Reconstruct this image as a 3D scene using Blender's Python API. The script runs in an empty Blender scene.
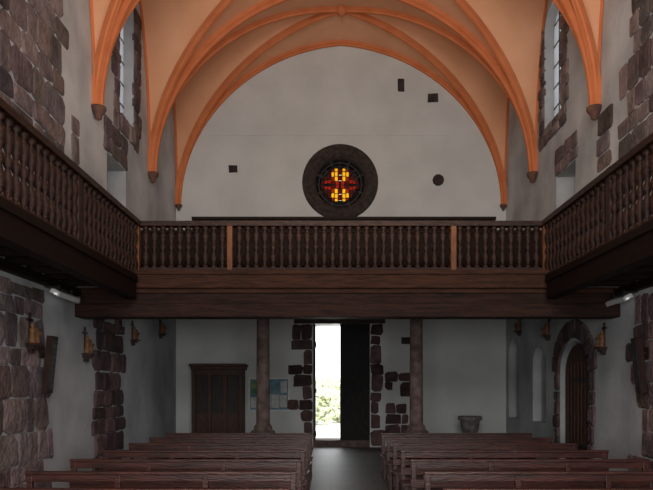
import bpy, bmesh, math, random
from mathutils import Vector, Matrix
R = random.Random(7)
S = bpy.context.scene
COL = S.collection

# ---------------------------------------------------------------- materials
def newmat(name):
    m = bpy.data.materials.new(name); m.use_nodes = True
    nt = m.node_tree; b = nt.nodes["Principled BSDF"]
    return m, nt, b
def N(nt, t, **kw):
    n = nt.nodes.new(t)
    for k, v in kw.items(): setattr(n, k, v)
    return n
def noisy(name, c1, c2, scale=3, rough=.9, bump=.15, stretch=None, detail=6, attr=False, spec=.3, bscale=None):
    m, nt, b = newmat(name)
    tc = N(nt, "ShaderNodeTexCoord"); mp = N(nt, "ShaderNodeMapping")
    if stretch: mp.inputs["Scale"].default_value = stretch
    nt.links.new(tc.outputs["Object"], mp.inputs[0])
    no = N(nt, "ShaderNodeTexNoise"); no.inputs["Scale"].default_value = scale; no.inputs["Detail"].default_value = detail
    nt.links.new(mp.outputs[0], no.inputs["Vector"])
    r = N(nt, "ShaderNodeValToRGB")
    r.color_ramp.elements[0].position = .35; r.color_ramp.elements[1].position = .65
    r.color_ramp.elements[0].color = (*c1, 1); r.color_ramp.elements[1].color = (*c2, 1)
    nt.links.new(no.outputs["Fac"], r.inputs[0])
    out = r.outputs[0]
    if attr:
        a = N(nt, "ShaderNodeAttribute", attribute_name="Col")
        mx = N(nt, "ShaderNodeMix", data_type='RGBA', blend_type='MULTIPLY'); mx.inputs[0].default_value = 1
        nt.links.new(out, mx.inputs[6]); nt.links.new(a.outputs["Color"], mx.inputs[7]); out = mx.outputs[2]
    nt.links.new(out, b.inputs["Base Color"])
    b.inputs["Roughness"].default_value = rough
    b.inputs["Specular IOR Level"].default_value = spec
    if bump:
        n2 = N(nt, "ShaderNodeTexNoise"); n2.inputs["Scale"].default_value = bscale or scale * 4; n2.inputs["Detail"].default_value = 5
        nt.links.new(mp.outputs[0], n2.inputs["Vector"])
        bp = N(nt, "ShaderNodeBump"); bp.inputs["Strength"].default_value = bump; bp.inputs["Distance"].default_value = .05
        nt.links.new(n2.outputs["Fac"], bp.inputs["Height"]); nt.links.new(bp.outputs[0], b.inputs["Normal"])
    return m
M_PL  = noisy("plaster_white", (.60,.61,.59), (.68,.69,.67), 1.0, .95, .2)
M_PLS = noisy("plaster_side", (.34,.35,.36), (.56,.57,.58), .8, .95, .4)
M_WEB = noisy("vault_plaster_peach", (.76,.37,.20), (.84,.43,.25), 1.0, .95, .1)
M_RIB = noisy("rib_orange", (.60,.18,.065), (.68,.22,.085), 2.5, .85, .1)
M_ST  = noisy("rubble_stone", (.60,.55,.54), (1.2,1.12,1.06), 3.2, .95, .9, attr=True)
M_STC = noisy("column_stone", (.085,.057,.050), (.17,.12,.105), 6, .9, .4)
M_WD  = noisy("dark_oak", (.013,.0045,.003), (.048,.017,.009), 6, .42, .35, (1,1,6), spec=.4)
M_WDD = noisy("black_oak", (.007,.003,.002), (.016,.007,.004), 6, .6, .3, (1,1,6), spec=.2)
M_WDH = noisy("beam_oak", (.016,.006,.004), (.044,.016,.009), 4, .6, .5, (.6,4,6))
M_WDL = noisy("fascia_oak_lit", (.036,.013,.006), (.078,.028,.013), 4, .6, .5, (.6,4,6))  # lighter copy of the beam wood, lit front put into the colour
M_WDO = noisy("newel_oak", (.14,.045,.014), (.22,.075,.026), 5, .5, .2, (5,5,1))
M_PEW = noisy("pew_wood", (.024,.0065,.0045), (.072,.019,.013), 4, .36, .2, (.7,5,5), spec=.5)
M_CAB = noisy("confessional_wood", (.035,.014,.008), (.08,.032,.017), 5, .5, .2, (4,4,1))
M_DOOR = noisy("door_wood", (.010,.009,.009), (.024,.021,.020), 5, .7, .3, (5,5,1))
M_SPK = noisy("loudspeaker_brown", (.025,.011,.008), (.045,.02,.014), 5, .7, .3, (5,5,1))
M_DRW = noisy("side_door_wood", (.05,.024,.016), (.09,.043,.028), 5, .6, .3, (5,5,1))
M_BLK = noisy("black_iron", (.012,.012,.013), (.03,.028,.027), 9, .5, .1)
M_WHT = noisy("white_enamel", (.7,.7,.7), (.8,.8,.78), 3, .4, .0)
M_GILT = noisy("gilt_statue", (.15,.06,.025), (.28,.14,.06), 14, .5, .2)
M_BLUE = noisy("poster_blue", (.10,.22,.30), (.22,.36,.44), 5, .6, 0)
M_PAP = noisy("poster_paper", (.5,.52,.5), (.7,.7,.68), 8, .8, 0)
M_GRN = noisy("poster_green", (.08,.2,.14), (.3,.4,.2), 6, .8, 0)
M_LEAF = noisy("leaves", (.66,.70,.46), (.84,.86,.68), 3, .8, .5)
M_GRND = noisy("gravel_path", (.72,.71,.66), (.8,.79,.75), 4, .95, .3)

def floor_mat():
    m, nt, b = newmat("stone_floor")
    tc = N(nt, "ShaderNodeTexCoord")
    br = N(nt, "ShaderNodeTexBrick"); br.inputs["Scale"].default_value = 1.0
    br.inputs["Color1"].default_value = (.065,.055,.052,1); br.inputs["Color2"].default_value = (.10,.088,.082,1)
    br.inputs["Mortar"].default_value = (.03,.026,.022,1); br.inputs["Mortar Size"].default_value = .012
    br.inputs["Brick Width"].default_value = .8; br.inputs["Row Height"].default_value = .5
    nt.links.new(tc.outputs["Object"], br.inputs["Vector"]); nt.links.new(br.outputs["Color"], b.inputs["Base Color"])
    b.inputs["Roughness"].default_value = .5
    return m
M_FL = floor_mat()
def glass(name, c, gl=.04):
    m = bpy.data.materials.new(name); m.use_nodes = True; nt = m.node_tree; nt.nodes.clear()
    o = N(nt, "ShaderNodeOutputMaterial"); t = N(nt, "ShaderNodeBsdfTranslucent"); g = N(nt, "ShaderNodeBsdfGlossy")
    no = N(nt, "ShaderNodeTexNoise"); no.inputs["Scale"].default_value = 8
    mx = N(nt, "ShaderNodeMix", data_type='RGBA'); mx.inputs[6].default_value = (*c, 1); mx.inputs[7].default_value = (*[x*.75 for x in c], 1)
    nt.links.new(no.outputs["Fac"], mx.inputs[0]); nt.links.new(mx.outputs[2], t.inputs[0])
    g.inputs["Roughness"].default_value = .2
    ms = N(nt, "ShaderNodeMixShader"); ms.inputs[0].default_value = gl
    nt.links.new(t.outputs[0], ms.inputs[1]); nt.links.new(g.outputs[0], ms.inputs[2]); nt.links.new(ms.outputs[0], o.inputs[0])
    return m
G_Y = glass("glass_yellow", (.95,.62,.06)); G_O = glass("glass_orange", (.50,.055,.008)); G_R = glass("glass_red", (.22,.006,.006))
G_D = glass("glass_dark", (.008,.003,.002),.01); G_W = glass("glass_clear_old", (.50,.50,.51))
def emis(name, c, s):
    m, nt, b = newmat(name); b.inputs["Emission Color"].default_value = (*c,1); b.inputs["Emission Strength"].default_value = s
    return m
M_TUBE = emis("tube_glow", (1,1,1), .4)

# ---------------------------------------------------------------- mesh builder
class MB:
    def __init__(s): s.v=[]; s.f=[]; s.mi=[]; s.c=[]; s.sm=[]
    def add(s, vs, fs, mi=0, col=(1,1,1), smooth=False):
        o = len(s.v); s.v += [tuple(p) for p in vs]
        for f in fs: s.f.append([i+o for i in f]); s.mi.append(mi); s.c.append(col); s.sm.append(smooth)
    def box(s, x0,x1,y0,y1,z0,z1, mi=0, col=(1,1,1), M=None, jit=0):
        vs=[Vector((x,y,z)) for x in (x0,x1) for y in (y0,y1) for z in (z0,z1)]
        if jit: vs=[p+Vector((R.uniform(-jit,jit) for _ in range(3))) for p in vs]
        if M: vs=[M@p for p in vs]
        s.add(vs, [(0,1,3,2),(4,6,7,5),(0,4,5,1),(2,3,7,6),(0,2,6,4),(1,5,7,3)], mi, col)
    def lathe(s, prof, loc, seg=10, mi=0, M=None, col=(1,1,1), smooth=True):
        vs=[]; n=len(prof)
        for r,z in prof:
            for i in range(seg):
                a=2*math.pi*i/seg; p=Vector((r*math.cos(a), r*math.sin(a), z))
                if M: p = M@p
                vs.append(p+Vector(loc))
        fs=[]
        for j in range(n-1):
            for i in range(seg):
                k=(i+1)%seg; fs.append((j*seg+i, j*seg+k, (j+1)*seg+k, (j+1)*seg+i))
        fs.append(tuple(range(seg-1,-1,-1))); fs.append(tuple((n-1)*seg+i for i in range(seg)))
        s.add(vs, fs, mi, col, smooth)
    def prism(s, pts, axis, a0, a1, mi=0, col=(1,1,1)):
        n=len(pts); vs=[]
        for a in (a0,a1):
            for p,q in pts: vs.append((a,p,q) if axis=='x' else (p,a,q))
        fs=[tuple(range(n)), tuple(range(2*n-1,n-1,-1))]+[(i,(i+1)%n,n+(i+1)%n,n+i)[::-1] for i in range(n)]
        s.add(vs, fs, mi, col)
    def build(s, name, mats, parent=None, bevel=0, hide=False):
        me=bpy.data.meshes.new(name); me.from_pydata(s.v,[],s.f)
        for m in mats: me.materials.append(m)
        ca=me.color_attributes.new("Col",'FLOAT_COLOR','CORNER')
        for p in me.polygons:
            p.material_index=s.mi[p.index]; p.use_smooth=s.sm[p.index]
            for li in p.loop_indices: ca.data[li].color=(*s.c[p.index],1)
        bm=bmesh.new(); bm.from_mesh(me); bmesh.ops.recalc_face_normals(bm, faces=bm.faces); bm.to_mesh(me); bm.free()
        o=bpy.data.objects.new(name,me); COL.objects.link(o)
        if parent: o.parent=parent
        if bevel:
            b=o.modifiers.new("bev",'BEVEL'); b.width=bevel; b.segments=2; b.limit_method='ANGLE'
        return o
def empty(name, loc=(0,0,0)):
    e=bpy.data.objects.new(name,None); COL.objects.link(e); return e

def cut(obj, cutter):
    m=obj.modifiers.new("c",'BOOLEAN'); m.operation='DIFFERENCE'; m.object=cutter; m.solver='EXACT'
    dg=bpy.context.evaluated_depsgraph_get(); dg.update()
    me=bpy.data.meshes.new_from_object(obj.evaluated_get(dg)); obj.modifiers.clear(); obj.data=me
    bpy.data.objects.remove(cutter)

# ---------------------------------------------------------------- dimensions
XL, XR, YB, YF = -4.59, 5.18, 18.8, -3.0
XC = (XL+XR)/2; HW=(XR-XL)/2
ZS, HB = 7.12, 5.05
bays=[(16.0,18.8),(12.25,16.0),(8.5,12.25),(4.7,8.5),(.9,4.7),(-3.0,.9)]

def archpts(a0,a1,z0,zsp,rise,n=12):
    c=(a0+a1)/2; h=(a1-a0)/2
    return [(a0,z0),(a1,z0)]+[(c+h*math.cos(math.pi*i/n), zsp+rise*math.sin(math.pi*i/n)) for i in range(n+1)]

# ---- walls
def wall(name, b, mats, cutters):
    o=MB(); o.box(*b); o=o.build(name,mats)
    for c in cutters:
        cb=MB(); c(cb); cut(o, cb.build("cutter",[]))
    return o
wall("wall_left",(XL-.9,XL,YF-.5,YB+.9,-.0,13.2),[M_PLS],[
    lambda m:m.prism(archpts(13.75,14.75,7.75,10.3,.5),'x',XL-1.2,XL+.2),
    lambda m:m.box(XL-.4,XL+.2,13.0,14.2,5.35,6.6)])
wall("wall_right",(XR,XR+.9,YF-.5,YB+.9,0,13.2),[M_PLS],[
    lambda m:m.prism(archpts(14.3,15.4,8.0,10.3,.5),'x',XR-.2,XR+1.2),
    lambda m:m.box(XR-.2,XR+.4,13.45,14.6,5.35,6.6),
    lambda m:m.prism(archpts(12.75,14.35,-.1,2.1,.65),'x',XR-.2,XR+.3),
    lambda m:m.prism(archpts(15.3,16.3,.9,2.35,.45),'x',XR-.2,XR+.22),
    lambda m:m.prism(archpts(17.5,18.5,.9,2.7,.45),'x',XR-.2,XR+.22)])
DX0,DX1=-.53,1.15
def rosecut(m):
    m.lathe([(.8,-1.2),(.8,.3)],(.27,YB,7.84),32,M=Matrix.Rotation(math.pi/2,4,'X'))
wb=wall("wall_back",(XL-.0,XR+.0,YB,YB+.9,0,13.2),[M_PL],[
    lambda m:m.box(DX0,DX1,YB-.2,YB+1.2,-.1,3.66), rosecut])
wall("wall_front",(XL,XR,YF-.5,YF,0,13.2),[M_PL],[])
f=MB(); f.box(XL-.9,XR+.9,YF-.5,YB+.9,-.2,0); f.build("floor",[M_FL])
st=MB()
for x,z,w,h in ((3.02,10.33,.30,.24),(2.07,10.71,.18,.36),(-2.9,8.23,.24,.2)):
    st.box(x-w/2,x+w/2,YB-.05,YB+.02,z-h/2,z+h/2,0,(.06,.05,.05),jit=.015)  # dark blocks stand in for wall holes, their shade put into the colour
st.lathe([(.17,-.02),(.17,.06),(.12,.08)],(3.17,YB,7.90),10,0,Matrix.Rotation(math.pi/2,4,'X'),(.05,.04,.04))
st.build("wall_hole_blocks",[M_ST],bevel=.01)
t=MB(); t.box(-3.6,3.5,YB-.018,YB+.02,9.22,9.25); t.build("trim_1",[M_PL])

# ---- vault
c_=.035
def P(u): u=min(abs(u),1); return .89*math.sqrt(max(0,1-u*u))+.11*(1-u)
def hgt(u,v):
    a,b=abs(u),abs(v); m,Mx=min(a,b),max(a,b)
    return ZS+HB*P(m)*(1-c_*(Mx-m))
NG=28
us=[math.sin(-math.pi/2+math.pi*i/NG) for i in range(NG+1)]
vb=MB()
for y0,y1 in bays:
    yc,hy=(y0+y1)/2,(y1-y0)/2
    vs=[(XC+HW*u, yc+hy*v, hgt(u,v)) for v in us for u in us]
    fs=[]
    for j in range(NG):
        for i in range(NG):
            a=j*(NG+1)+i; b=a+1; c=b+NG+1; d=a+NG+1
            if (i<NG/2)==(j<NG/2): fs+= [(a,b,c),(a,c,d)]
            else: fs+=[(a,b,d),(b,c,d)]
    vb.add(vs,fs,0,smooth=False)
vb.build("ceiling",[M_WEB])
rb=MB()
def rib(path, side, w, d):
    side=Vector(side).normalized(); prof=[(-w,.06),(-w,-d*.45),(-w*.45,-d*.6),(-w*.4,-d),(w*.4,-d),(w*.45,-d*.6),(w,-d*.45),(w,.06)]
    n=len(path); vs=[]; k=len(prof)
    for i,p in enumerate(path):
        t=(path[min(i+1,n-1)]-path[max(i-1,0)]).normalized()
        nn=side.cross(t).normalized()
        ref=Vector((XC,p.y,ZS))-p
        if nn.dot(Vector((0,0,1)))<0 or (abs(nn.z)<.02 and nn.dot(ref)>0): nn=-nn
        for s_,q in prof: vs.append(p+side*s_+nn*q)
    fs=[]
    for j in range(n-1):
        for i in range(k-1): fs.append((j*k+i,j*k+i+1,(j+1)*k+i+1,(j+1)*k+i))
    rb.add(vs,fs,0,smooth=False)
fine=[math.sin(-math.pi/2+math.pi*i/48) for i in range(49)]
for y0,y1 in bays:
    yc,hy=(y0+y1)/2,(y1-y0)/2
    for sg in (1,-1):
        pts=[Vector((XC+HW*u*.995,yc+hy*u*sg*.995,hgt(u,u)-.0)) for u in fine]
        rib(pts,(-hy*sg,HW,0),.055,.13)
    for X in (XL+.03,XR-.03):
        pts=[Vector((X,yc+hy*v,hgt(1,v))) for v in fine]; rib(pts,(1,0,0),.03,.04)
for y in [b[0] for b in bays[:-1]]+[YB-.04]:
    w=.085 if y<18 else .075
    pts=[Vector((XC+HW*u*.995,y,hgt(u,1))) for u in fine]; rib(pts,(0,1,0),w,.17 if y<18 else .12)
for y0,y1 in bays:
    rb.lathe([(.08,.3),(.15,.2),(.16,.06),(.12,-.02),(.05,-.07)],(XC,(y0+y1)/2,ZS+HB-.15),12)
rb.build("vault_ribs",[M_RIB])
cb=MB()
for y in [b[0] for b in bays[:-1]]+[YB]:
    for X,sg in ((XL,1),(XR,-1)):
        k=.42 if y==YB else .62
        cb.lathe([(r*k,z*k) for r,z in [(.02,-.34),(.10,-.28),(.12,-.18),(.19,-.08),(.24,.0),(.24,.08),(.18,.1)]],(X+sg*.1,y-(.08 if y==YB else 0),ZS),12)
cb.build("vault_corbels",[noisy("corbel_stone",(.10,.05,.04),(.18,.09,.06),6,.9,.3)])

# ---- masonry patches
def stonecol(warm=1):
    b=R.uniform(.08,.23)
    return (b*(1+.14*warm)+R.uniform(-.01,.02), b*(1-.07*warm), b*(1-.08*warm)+R.uniform(-.008,.02))
def stone(m, P3, w, h, depth, col):
    c=.22*min(w,h); j=lambda s=1:R.uniform(-.022,.022)*s
    out=[(-w/2+c*R.uniform(.2,1.3),-h/2),(w/2-c*R.uniform(.2,1.3),-h/2),(w/2,-h/2+c*R.uniform(.2,1.3)),(w/2,h/2-c*R.uniform(.2,1.3)),
         (w/2-c*R.uniform(.2,1.3),h/2),(-w/2+c*R.uniform(.2,1.3),h/2),(-w/2,h/2-c*R.uniform(.2,1.3)),(-w/2,-h/2+c*R.uniform(.2,1.3))]
    out=[(a+j(),z+j()) for a,z in out]
    vs=[P3(a,z,-.03) for a,z in out]+[P3(a,z,depth*.55) for a,z in out]+[P3(a*.86,z*.82,depth*R.uniform(.9,1.1)) for a,z in out]
    fs=[]
    for l in (0,1):
        for i in range(8): q=(i+1)%8; fs.append((l*8+i,l*8+q,l*8+8+q,l*8+8+i))
    fs.append(tuple(range(16,24))); fs.append(tuple(range(7,-1,-1)))
    m.add(vs,fs,0,col)
def masonry(m, side, a0,a1,z0,z1,ch=.32,rag0=.0,rag1=.0,proud=.045,dens=1,dark=1,warm=1):
    z=z0
    while z<z1-.05:
        h=min(ch*R.uniform(.65,1.35), z1-z)
        if z1-z-h<.12: h=z1-z
        s=a0-R.uniform(-rag0,rag0); e=a1+R.uniform(-rag1,rag1)
        while s<e-.08:
            w=R.uniform(.22,.6)*(ch/.34)
            if e-s-w<.16: w=e-s
            if R.random()<dens:
                p=proud*R.uniform(.6,1.3); g=.014
                col=tuple(c*dark for c in stonecol(warm)); ac,zc=s+w/2,z+h/2
                if side=='L': f_=lambda a,zz,d:(XL+d,ac+a,max(.01,zc+zz))
                elif side=='R': f_=lambda a,zz,d:(XR-d,ac+a,max(.01,zc+zz))
                else: f_=lambda a,zz,d:(ac+a,YB-d,max(.01,zc+zz))
                stone(m,f_,w-g,h-g,p,col)
            s+=w
        z+=h
m=MB(); masonry(m,'L',5.5,10.9,5.1,9.2,.42,0,.35,.03,warm=.8,dark=1.0); masonry(m,'L',11.2,11.6,5.75,6.6,.4,0,.05,.03,warm=.7)
m.build("stone_masonry",[M_ST])
m=MB(); masonry(m,'R',5.5,11.1,5.3,9.2,.42,0,.35,.03,warm=.8,dark=1.0); masonry(m,'R',11.75,12.3,5.9,7.0,.36,.1,.1,.03,warm=.8)
m.build("stone_masonry.001",[M_ST])
m=MB(); masonry(m,'L',12.9,14.3,6.6,7.3,.35,.1,.1,.04,dark=.8); masonry(m,'L',13.35,13.75,7.3,10.6,.3,.12,0,.05); masonry(m,'L',14.75,15.2,7.3,10.6,.3,0,.14,.05,dark=.8); masonry(m,'L',13.75,14.75,7.35,7.75,.3,0,0,.06)
m.build("window_surround_stones",[M_ST])
m=MB(); masonry(m,'R',13.3,14.7,6.6,7.2,.35,.1,.1,.04,dark=.8); masonry(m,'R',13.9,14.3,7.6,10.6,.3,.12,0,.05); masonry(m,'R',15.4,15.7,7.6,10.6,.3,0,.1,.05,dark=.8); masonry(m,'R',14.3,15.4,7.6,8.0,.3,0,0,.06)
m.build("window_surround_stones.001",[M_ST])
m=MB(); masonry(m,'L',5.5,10.2,.02,3.3,.40,0,.25,.025,dark=1.3,warm=.9); m.build("stone_masonry.002",[M_ST])
m=MB(); masonry(m,'L',12.3,13.9,.02,3.1,.32,.16,.2,.05,dark=.6,warm=2)
for k in range(7):
    a=math.pi*(k+.5)/7; y=13.1+math.cos(a)*.55; z=3.1+math.sin(a)*.42
    stone(m,(lambda A:lambda aa,zz,d:(XL+d,y+aa*math.cos(A)-zz*math.sin(A),z+aa*math.sin(A)+zz*math.cos(A)))(a-math.pi/2),.3,.36,.06,tuple(c*.55 for c in stonecol(1.8)))
m.build("blocked_doorway_stones",[M_ST])
m=MB(); masonry(m,'R',5.5,10.85,.02,3.3,.36,0,.3,.03,warm=1.6); m.build("stone_masonry.003",[M_ST])
m=MB(); masonry(m,'R',12.45,12.73,.02,2.1,.3,.06,0,.05,dark=.75,warm=1.5); masonry(m,'R',14.37,14.65,.02,2.1,.3,0,.1,.05,dark=.75,warm=1.5)
for k in range(9):
    a=math.pi*(k+.5)/9
    y=13.55+math.cos(a)*1.0; z=2.12+math.sin(a)*.88
    M=Matrix.Translation((XR,y,z))@Matrix.Rotation(a-math.pi/2,4,'X')
    m.box(-.055,.03,-.17,.17,-.18,.2,0,tuple(c*.7 for c in stonecol(1.5)),M=M)
m.build("arched_door_surround",[M_ST],bevel=.01)
d=MB(); d.prism(archpts(12.79,14.31,.02,2.08,.62),'x',XR+.1,XR+.17)
for k in range(1,8): d.box(XR+.085,XR+.1,12.8+k*.19-.008,12.8+k*.19+.008,.05,2.3)
for z in (.5,1.9): d.box(XR+.06,XR+.1,12.85,14.0,z,z+.07,1)
d.lathe([(.05,-.02),(.05,.02)],(XR+.06,12.95,1.1),10,1,Matrix.Rotation(math.pi/2,4,'Y'))
d.build("door_2",[M_DRW,M_BLK])
m=MB(); masonry(m,'B',-1.05,DX0-.02,.02,3.64,.42,.26,0,.06,dark=.5,warm=2.2); masonry(m,'B',DX1+.02,1.55,.02,3.64,.42,0,.16,.06,dark=.5,warm=2.2)
masonry(m,'B',1.6,2.2,.3,1.3,.36,0,.2,.05,dark=.5,warm=2.2); masonry(m,'B',1.6,1.9,1.7,2.25,.3,0,.08,.05,dark=.5,warm=2)
m.box(2.08,2.38,YB-.04,YB+.02,3.05,3.25,0,(.06,.05,.05)); m.box(-1.1,1.6,YB-.06,YB+.03,3.66,3.83,0,(.08,.06,.055))
masonry(m,'B',2.0,2.5,1.5,2.2,.34,.05,.05,.05,dark=.5,warm=2)
m.build("main_door_surround",[M_ST])
E=empty("door_1")
d=MB(); d.box(.27,DX1,YB+.08,YB+.16,.0,3.66)
for k in range(1,5): d.box(.27+k*.176-.006,.27+k*.176+.006,YB+.07,YB+.08,.05,3.6)
for z in (.3,1.6,3.0): d.box(.3,DX1-.03,YB+.055,YB+.08,z,z+.12)
d.build("right_leaf",[M_DOOR],E)
d=MB(); d.box(DX0+.0,DX0+.06,YB+.08,YB+.88,.0,3.66)
for z in (.3,1.6,3.0): d.box(DX0+.06,DX0+.085,YB+.1,YB+.86,z,z+.12)
d.build("left_leaf",[M_DOOR],E)
d=MB(); d.box(DX0,DX1,YB,YB+.9,0,.2); d.build("threshold",[M_STC],E)

for i,(X,a0,a1,z0) in enumerate(((XL-.25,13.75,14.75,7.75),(XR+.23,14.3,15.4,8.0))):
    g=MB(); g.prism(archpts(a0,a1,z0,10.3,.5),'x',X,X+.02,0)
    for k in range(1,3): y=a0+(a1-a0)*k/3; g.box(X-.015,X+.035,y-.01,y+.01,z0,10.65,1)
    for k in range(1,6): z=z0+k*.5; g.box(X-.015,X+.035,a0,a1,z-.01,z+.01,1)
    g.build("window_%d"%(i+1),[G_W,M_BLK])
# rose window
E=empty("window_3"); RX=Matrix.Rotation(math.pi/2,4,'X'); C=(.27,YB,7.84)
g=MB()
n=40; prof=[(.74,-.25),(.74,.02),(.80,.05),(.85,.12),(.93,.12),(.97,.06),(1.02,.06),(1.07,.10),(1.12,.05),(1.13,-.02)]
vs=[];fs=[]
for r,z in prof:
    for i in range(n):
        a=2*math.pi*i/n; vs.append((C[0]+r*math.cos(a),YB-z,C[2]+r*math.sin(a)))
k=len(prof)
for j in range(k-1):
    for i in range(n): q=(i+1)%n; fs.append((j*n+i,j*n+q,(j+1)*n+q,(j+1)*n+i))
g.add(vs,fs,0,smooth=True); g.build("carved_stone_ring",[noisy("rose_stone",(.035,.026,.022),(.07,.054,.048),9,.95,.6)],E)
g=MB()
def pane(pts,mi): g.add([(C[0]+x,YB+.235,C[2]+z) for x,z in pts]+[(C[0]+x,YB+.245,C[2]+z) for x,z in pts],
    [tuple(range(len(pts))),tuple(range(2*len(pts)-1,len(pts)-1,-1))],mi)
def rect(x0,x1,z0,z1,mi): pane([(x0,z0),(x1,z0),(x1,z1),(x0,z1)],mi)
cells=((.07,.16,.12,.25,1),(.18,.26,.12,.23,2),(.07,.16,.27,.39,1),(.18,.26,.25,.38,1),(.07,.16,.41,.49,1),(.18,.25,.40,.46,2),
       (.28,.36,.05,.14,2),(.38,.46,.04,.13,2),(.29,.36,.17,.25,3),(.39,.46,.16,.24,3),(.49,.56,.03,.11,3),(.30,.36,.29,.37,3))
cen=((.03,.12,.01,.10,2),(.14,.26,.02,.10,3))
for sx in (-1,1):
    for sz in (-1,1):
        for (a0,a1,b0,b1,mi) in cells+cen:
            rect(*sorted((sx*a0,sx*a1)),*sorted((sz*b0,sz*b1)),mi)
    rect(-.05,.05,*sorted((sx*.13,sx*.28)),3); rect(-.05,.05,*sorted((sx*.30,sx*.46)),3)
for k in range(16):
    a0=math.pi*2*k/16+.03; a1=math.pi*2*(k+1)/16-.03
    pane([(r*math.cos(a),r*math.sin(a)) for r,a in ((.59,a0),(.70,a0),(.70,a1),(.59,a1))],0)
g.build("stained_panes",[G_D,G_Y,G_O,G_R],E)
g=MB(); g.lathe([(.79,-.262),(.79,-.256)],C,40,0,RX)
sheet=g.build("lead_sheet",[M_BLK],E)
cb_=MB()
for sx in (-1,1):
    for sz in (-1,1):
        for (a0,a1,b0,b1,_) in cells+cen:
            xs=sorted((sx*a0,sx*a1)); zs=sorted((sz*b0,sz*b1)); cb_.box(C[0]+xs[0]+.004,C[0]+xs[1]-.004,YB+.2,YB+.3,C[2]+zs[0]+.004,C[2]+zs[1]-.004)
    zs=sorted((sx*.13,sx*.28)); cb_.box(C[0]-.045,C[0]+.045,YB+.2,YB+.3,C[2]+zs[0],C[2]+zs[1])
    zs=sorted((sx*.30,sx*.46)); cb_.box(C[0]-.045,C[0]+.045,YB+.2,YB+.3,C[2]+zs[0],C[2]+zs[1])
cut(sheet,cb_.build("cutter",[]))
g=MB()
for k in range(8):
    a=math.pi*2*k/8+math.pi/8; M=Matrix.Translation((C[0],YB+.2,C[2]))@Matrix.Rotation(a,4,'Y')
    g.box(.58,.79,-.03,.03,-.03,.03,M=M)
vs=[];fs=[]
for r,yy in ((.62,.23),(.62,.18),(.66,.18),(.66,.23)):
    for i in range(n):
        a=2*math.pi*i/n; vs.append((C[0]+r*math.cos(a),YB+yy,C[2]+r*math.sin(a)))
for j in range(4):
    for i in range(n): q=(i+1)%n; j2=(j+1)%4; fs.append((j*n+i,j*n+q,j2*n+q,j2*n+i))
g.add(vs,fs,0); g.build("tracery",[M_BLK],E)

# ---------------------------------------------------------------- galleries
GL, GR, GY = -3.57, 3.94, 11.7
bal=[(.046,0),(.046,.07),(.018,.09),(.034,.14),(.052,.22),(.046,.30),(.020,.42),(.040,.46),(.044,.50),(.040,.54),(.020,.58),(.046,.70),(.052,.78),(.034,.86),(.018,.91),(.046,.93),(.046,1)]
def balusters(m, p0, p1, z0, z1, sp):
    L=(Vector(p1)-Vector(p0)).length; n=int(L/sp)
    for i in range(1,n):
        p=Vector(p0).lerp(Vector(p1), i/n)
        m.lathe([(r*1.3, z*(z1-z0)) for r,z in bal],(p.x,p.y,z0),10)
E=empty("choir_gallery")
b=MB(); b.box(XL,XR,GY-.05,YB,3.86,3.95); 
b.build("deck_boards",[M_WDH],E)
b=MB()
b.box(XL,XR,11.35,11.75,3.02,3.26)
b.box(XL,XR,11.6,11.8,3.26,3.5)
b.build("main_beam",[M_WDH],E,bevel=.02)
b=MB()
b.box(GL,GR,11.46,11.8,3.56,3.86); b.box(XL,XR,11.55,11.8,3.48,3.58); b.box(GL,GR,11.42,11.55,3.80,3.88)
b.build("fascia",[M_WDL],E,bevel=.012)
b=MB()
for i in range(14):
    x=XL+.4+i*.7; b.box(x-.07,x+.07,11.8,YB,3.84,3.86)
b.build("joists",[M_WDH],E)
b=MB(); z0,z1=3.95,4.72
balusters(b,(GL,GY,0),(GR,GY,0),z0,z1,.155)
b.box(GL,GR,GY-.06,GY+.06,3.88,3.96); b.box(GL-.06,GR+.06,GY-.09,GY+.09,4.72,4.81)
b.build("railing",[M_WD],E)
b=MB()
for x in (-1.86,2.25):
    b.box(x-.05,x+.05,GY-.075,GY+.075,3.88,4.74); 
b.build("newel_posts",[M_WDO],E,bevel=.01)
for nm,XW,XG,sg in (("side_gallery",XL,GL,1),("side_gallery.001",XR,GR,-1)):
    E=empty(nm); Y0=2.5; Y1=GY-.36
    lo,hi=min(XW,XG),max(XW,XG)
    b=MB(); b.box(lo,hi,Y0,Y1+.2,3.68,3.76); b.build("deck_boards",[M_WD],E)
    b=MB(); b.box(XG-.09,XG+.09,Y0,Y1,3.34,3.68); b.box(XG-.12,XG+.12,Y0,Y1,3.64,3.76)
    y=Y0+.3
    while y<Y1-.1:
        b.box(lo,hi,y-.07,y+.07,3.5,3.68); y+=.62
    b.box(XW if sg>0 else XW-.12, XW+.12 if sg>0 else XW, Y0,Y1,3.38,3.52)
    b.build("joists_and_beam",[M_WDD],E,bevel=.01)
    b=MB(); balusters(b,(XG,Y0,0),(XG,GY,0),3.76,4.72,.18)
    b.box(XG-.06,XG+.06,Y0,GY,3.74,3.80); b.box(XG-.09,XG+.09,Y0,GY-.09,4.72,4.81)
    b.build("railing",[M_WD],E)
    b=MB()
    for y in (GY-.02,): b.box(XG-.05,XG+.05,y-.05,y+.05,3.76,4.84)
    b.build("corner_newel",[M_WDO],E,bevel=.01)
    b=MB()
    for y in (8.9,6.2,3.5): b.box(XG-.065,XG+.065,y-.065,y+.065,3.76,4.84)
    b.build("newel_posts",[M_WD],E,bevel=.01)
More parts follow.
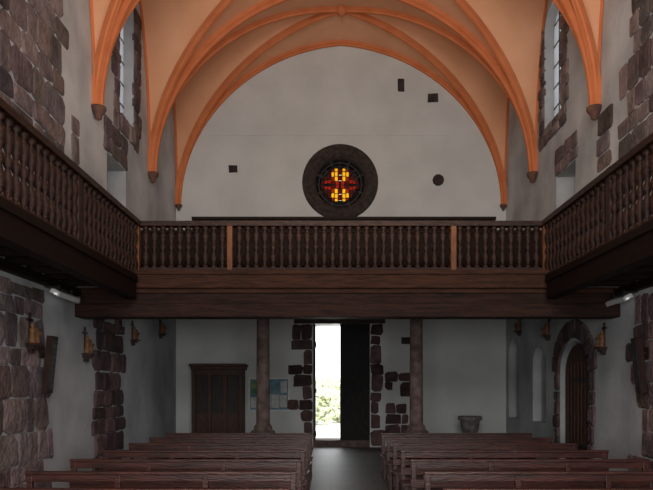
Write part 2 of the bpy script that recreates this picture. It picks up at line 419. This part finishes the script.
for nm,x0,x1,y,zt in (("choir_stall",XL+.02,XR-.02,14.0,5.22),("choir_stall.001",-3.33,3.94,15.2,5.84)):
    b=MB(); b.box(x0,x1,y,y+.07,3.95,zt-.06); b.box(x0,x1,y-.05,y+.12,zt-.06,zt)
    b.box(x0,x1,y-.45,y,4.36,4.41)
    n_=int((x1-x0)/.75)
    for i in range(n_+1):
        x=x0+.04+(x1-x0-.08)*i/n_
        b.box(x-.035,x+.035,y-.03,y+.0,3.95,zt-.06); b.box(x-.03,x+.03,y-.45,y,3.95,4.36)
    b.build(nm,[M_WDD])
for i,x in enumerate((-1.5,1.88)):
    c=MB(); Y=14.0
    c.box(x-.27,x+.27,Y-.27,Y+.27,0,.66); c.lathe([(.30,.66),(.30,.72),(.26,.80),(.2,.84),(.2,.9),(.15,.96),(.14,3.3),(.2,3.36),(.2,3.42),(.25,3.6),(.25,3.7)],(x,Y,0),12,smooth=False)
    c.box(x-.32,x+.32,Y-.16,Y+.16,3.68,3.86)
    c.build("stone_column" if i==0 else "stone_column.001",[M_STC],bevel=.012)

# ---------------------------------------------------------------- pews
def pew(idx,x0,x1,y):
    b=MB()
    b.box(x0,x1,y+.41,y+.44,.76,.85)
    b.box(x0,x1,y+.385,y+.465,.84,.87)
    b.box(x0,x1,y+.39,y+.42,.52,.62)
    b.box(x0-.02,x1+.02,y+.02,y+.40,.42,.455)
    b.box(x0+.05,x1-.05,y+.08,y+.10,.33,.42)
    n=4
    for k in range(n):
        x=x0+.04+(x1-x0-.08)*k/(n-1)
        b.prism([(y+.04,.0),(y+.11,.0),(y+.11,.42),(y+.04,.42)],'x',x-.03,x+.03)
        b.prism([(y+.40,.0),(y+.48,.0),(y+.455,.86),(y+.405,.86)],'x',x-.03,x+.03)
        b.box(x-.025,x+.025,y+.1,y+.42,.12,.18)
    b.box(x0+.05,x1-.05,y+.66,y+.80,.14,.17); 
    for x in (x0+.1,x1-.1): b.box(x-.03,x+.03,y+.42,y+.80,.0,.14)
    b.build("church_pew" if idx==0 else "church_pew.%03d"%idx,[M_PEW],bevel=.006)
k=0
for r in range(8):
    y=4.0+r*1.14
    pew(k,-3.22,-.36,y); k+=1
    pew(k,.98,3.92,y); k+=1

# ---------------------------------------------------------------- furniture at back
def confessional():
    E=empty("confessional"); x0,x1=-3.98,-2.5; y0,y1=18.05,YB-.01
    b=MB(); b.box(x0+.04,x1-.04,y0+.12,y1,.1,2.3); b.box(x0,x1,y0,y1,0,.12)
    b.box(x0-.02,x1+.02,y0-.03,y1,2.28,2.36); b.box(x0-.05,x1+.05,y0-.08,y1,2.36,2.44)
    for x in (x0+.07,x0+.52,x1-.52,x1-.07): b.box(x-.06,x+.06,y0,y0+.14,.12,2.28)
    b.box(x0,x1,y0+.02,y0+.12,2.1,2.28); b.build("carcass",[M_CAB],E,bevel=.01)
    b=MB()
    for a,c in ((x0+.14,x0+.46),(x0+.58,x1-.58),(x1-.46,x1-.14)):
        b.box(a,c,y0+.06,y0+.1,.14,.95,0); b.box(a+.05,c-.05,y0+.04,y0+.06,.25,.85,0); b.box(a,c,y0+.04,y0+.1,.95,1.02,0)
        b.box(a,c,y0+.10,y0+.115,1.02,2.1,1)
        n=5
        for k in range(n+1):
            x=a+(c-a)*k/n; b.box(x-.008,x+.008,y0+.07,y0+.085,1.02,2.1,0)
    b.build("panels_and_grilles",[M_CAB,M_BLK],E)
confessional()
b=MB(); x0,x1,z0,z1=-2.44,-1.22,1.06,2.06
b.box(x0,x1,YB-.05,YB-.0,z0,z1,0); b.box(x0+.05,x1-.05,YB-.055,YB-.05,z0+.05,z1-.05,1)
for (a,c,e,f_,mi) in ((.07,.3,.1,.42,2),(.07,.3,.5,.9,3),(.33,.66,.12,.5,2),(.36,.62,.55,.9,2),(.68,.90,.1,.5,2),(.66,.9,.56,.92,1),(.92,1.14,.12,.48,2),(.95,1.14,.55,.9,2)):
    b.box(x0+a,x0+c,YB-.06,YB-.055,z0+e,z0+f_,mi)
b.build("notice_board",[M_WHT,M_BLUE,M_PAP,M_GRN])
b=MB(); b.lathe([(.24,0),(.24,.1),(.16,.16),(.16,.5),(.22,.56),(.25,.66),(.27,.84),(.33,.88),(.33,.97),(.27,.97),(.22,.88),(.02,.86)],(3.85,17.6,0),16)
b.build("holy_water_font",[noisy("font_stone",(.12,.11,.10),(.22,.20,.19),8,.9,.4)])
def station(i,side,y,z,s=1,off=0):
    b=MB(); X=(XL+off) if side=='L' else (XR-off); g=1 if side=='L' else -1
    def bx(d0,d1,a0,a1,c0,c1,mi=0):
        xa,xb=X+g*d0,X+g*d1; b.box(min(xa,xb),max(xa,xb),y+a0*s,y+a1*s,z+c0*s,z+c1*s,mi)
    bx(0,.17,-.12,.12,-.26,-.22,1); bx(0,.12,-.09,.09,-.31,-.26,1); bx(0,.07,-.05,.05,-.38,-.31,1)
    bx(.0,.03,-.02,.02,-.2,.30,1); bx(0,.03,-.1,.1,.16,.20,1)
    for dy,h,dx in ((-.06,.34,.08),(.06,.28,.09)):
        pr=[(.055,0),(.06,.04),(.045,h*.45),(.05,h*.62),(.058,h*.7),(.022,h*.77),(.03,h*.82),(.036,h*.9),(.026,h*.98),(.005,h)]
        b.lathe([(r*s,q*s) for r,q in pr],(X+g*dx,y+dy*s,z-.22*s),10)
        M=Matrix.Translation((X+g*(dx+.05),y+dy*s,z+(-.22+h*.55)*s))@Matrix.Rotation(.6,4,'X')
        b.box(-.015,.015,-.06,.06,-.015,.015,0,M=M)
    b.build("station_of_the_cross"+("" if i==0 else ".%03d"%i),[M_GILT,M_WD])
for i,(sd,y,z,s) in enumerate((('L',9.6,2.62,.9),('L',11.8,2.6,.95),('L',14.62,3.05,.85),('L',17.0,3.4,.85),('R',12.0,2.72,.9),('R',15.05,3.2,.85),('R',17.35,3.5,.85))): station(i,sd,y,z,s,.02 if i==0 else 0)
for i,(X,g,y) in enumerate(((XL,1,10.0),(XR,-1,10.35))):
    b=MB(); M=Matrix.Translation((X+g*.16,y,2.12))@Matrix.Rotation(g*.1,4,'Y')
    b.box(-.05,.05,-.1,.1,-.45,.45,0,M=M); b.box(g*.05-.008,g*.05+.008,-.08,.08,-.41,.41,1,M=M)
    for k in range(9): b.box(g*.06-.006,g*.06+.006,-.08,.08,-.38+k*.09,-.37+k*.09,0,M=M)
    xa,xb=X,X+g*.14; b.box(min(xa,xb),max(xa,xb),y-.03,y+.03,2.3,2.34,0); b.box(min(X,X+g*.05),max(X,X+g*.05),y-.08,y+.08,2.22,2.42,0)
    b.build("column_loudspeaker"+("" if i==0 else ".001"),[M_SPK,M_BLK],bevel=.01)
for i,(X,g) in enumerate(((XL,1),(XR,-1))):
    b=MB(); xx=X+g*.22; y0,y1=(10.05,10.85) if g>0 else (10.6,11.3)
    M=Matrix.Translation((xx,(y0+y1)/2,3.27))@Matrix.Rotation(g*.5,4,'Y')
    L=(y1-y0)/2
    b.box(-.05,.05,-L,L,.0,.04,0,M=M); b.box(-.08,-.05,-L,L,-.04,.03,0,M=M); b.box(.05,.08,-L,L,-.04,.03,0,M=M)
    b.lathe([(.02,-L*.95),(.02,L*.95)],(xx-g*.01,(y0+y1)/2,3.25),8,1,Matrix.Rotation(math.pi/2,4,'X'))
    for y in (y0+.15,y1-.15):
        b.box(xx-.015,xx+.015,y-.015,y+.015,3.29,3.40,2)
    b.box(min(X,xx),max(X,xx),y0+.1,y1-.1,3.365,3.38,2)
    b.build("strip_lamp"+("" if i==0 else ".001"),[M_WHT,M_TUBE,M_BLK])

# ---------------------------------------------------------------- outdoors
g=MB(); g.box(-30,30,YB+.9,70,-.25,-.05); g.build("churchyard_ground",[M_GRND])
def bush(name,cx,cy,w,h,n,seed):
    rr=random.Random(seed); b=MB()
    for i in range(n):
        th=rr.uniform(0,6.28); ph=math.acos(rr.uniform(-1,1)); k=rr.uniform(.55,1)
        p=Vector((cx+w*k*math.sin(ph)*math.cos(th), cy+w*.5*k*math.sin(ph)*math.sin(th), max(.05,h*.5+h*.5*k*math.cos(ph))))
        s=rr.uniform(.08,.2); M=Matrix.Rotation(rr.uniform(0,6.28),4,(rr.random(),rr.random(),rr.random()+.01))
        b.add([p+M@Vector(q) for q in ((-s,0,0),(0,-s*.5,0),(s,0,.03),(0,s*.5,0))],[(0,1,2,3)])
    for k in range(5): b.lathe([(.06,-.1),(.03,h*.7)],(cx+rr.uniform(-.4,.4)*w,cy,0),6)
    return b.build(name,[M_LEAF])
bush("shrub",-1.2,31,1.9,1.8,2600,1); bush("shrub.001",.9,33,1.7,1.6,2200,2); bush("shrub.002",-.2,36,2.6,2.4,2600,3)

# ---------------------------------------------------------------- world, lights, camera
w=bpy.data.worlds.new("World"); S.world=w; w.use_nodes=True
w.node_tree.nodes["Background"].inputs[0].default_value=(.96,.98,1,1); w.node_tree.nodes["Background"].inputs[1].default_value=3.8
def area(name,loc,target,sx,sy,e,c=(1,1,1)):
    l=bpy.data.lights.new(name,'AREA'); l.shape='RECTANGLE'; l.size=sx; l.size_y=sy; l.energy=e; l.color=c
    o=bpy.data.objects.new(name,l); COL.objects.link(o); o.location=loc
    o.rotation_euler=(Vector(target)-Vector(loc)).to_track_quat('-Z','Y').to_euler(); return o
area("fill_low",(.3,-1.5,2.0),(.3,18,2.6),5,2.4,370,(1,1,.99))  # added low fill, reaches the back wall under the gallery
area("fill_high",(.3,-2.2,7.0),(.3,16,8.5),6,4,590,(1,1,.98))  # added high fill behind the camera, instead of modelled windows
area("vault_fill",(.3,9.5,5.2),(.3,13.5,12),4,1.5,115,(1,.88,.72))  # added warm fill to brighten the vault, no fixture modelled
cam=bpy.data.cameras.new("Camera"); cam.sensor_width=36; cam.lens=35.0; cam.shift_x=-.007; cam.shift_y=.219
co=bpy.data.objects.new("Camera",cam); COL.objects.link(co); co.location=(0,0,1.75); co.rotation_euler=(math.pi/2,0,0); S.camera=co
S.view_settings.view_transform='Standard'
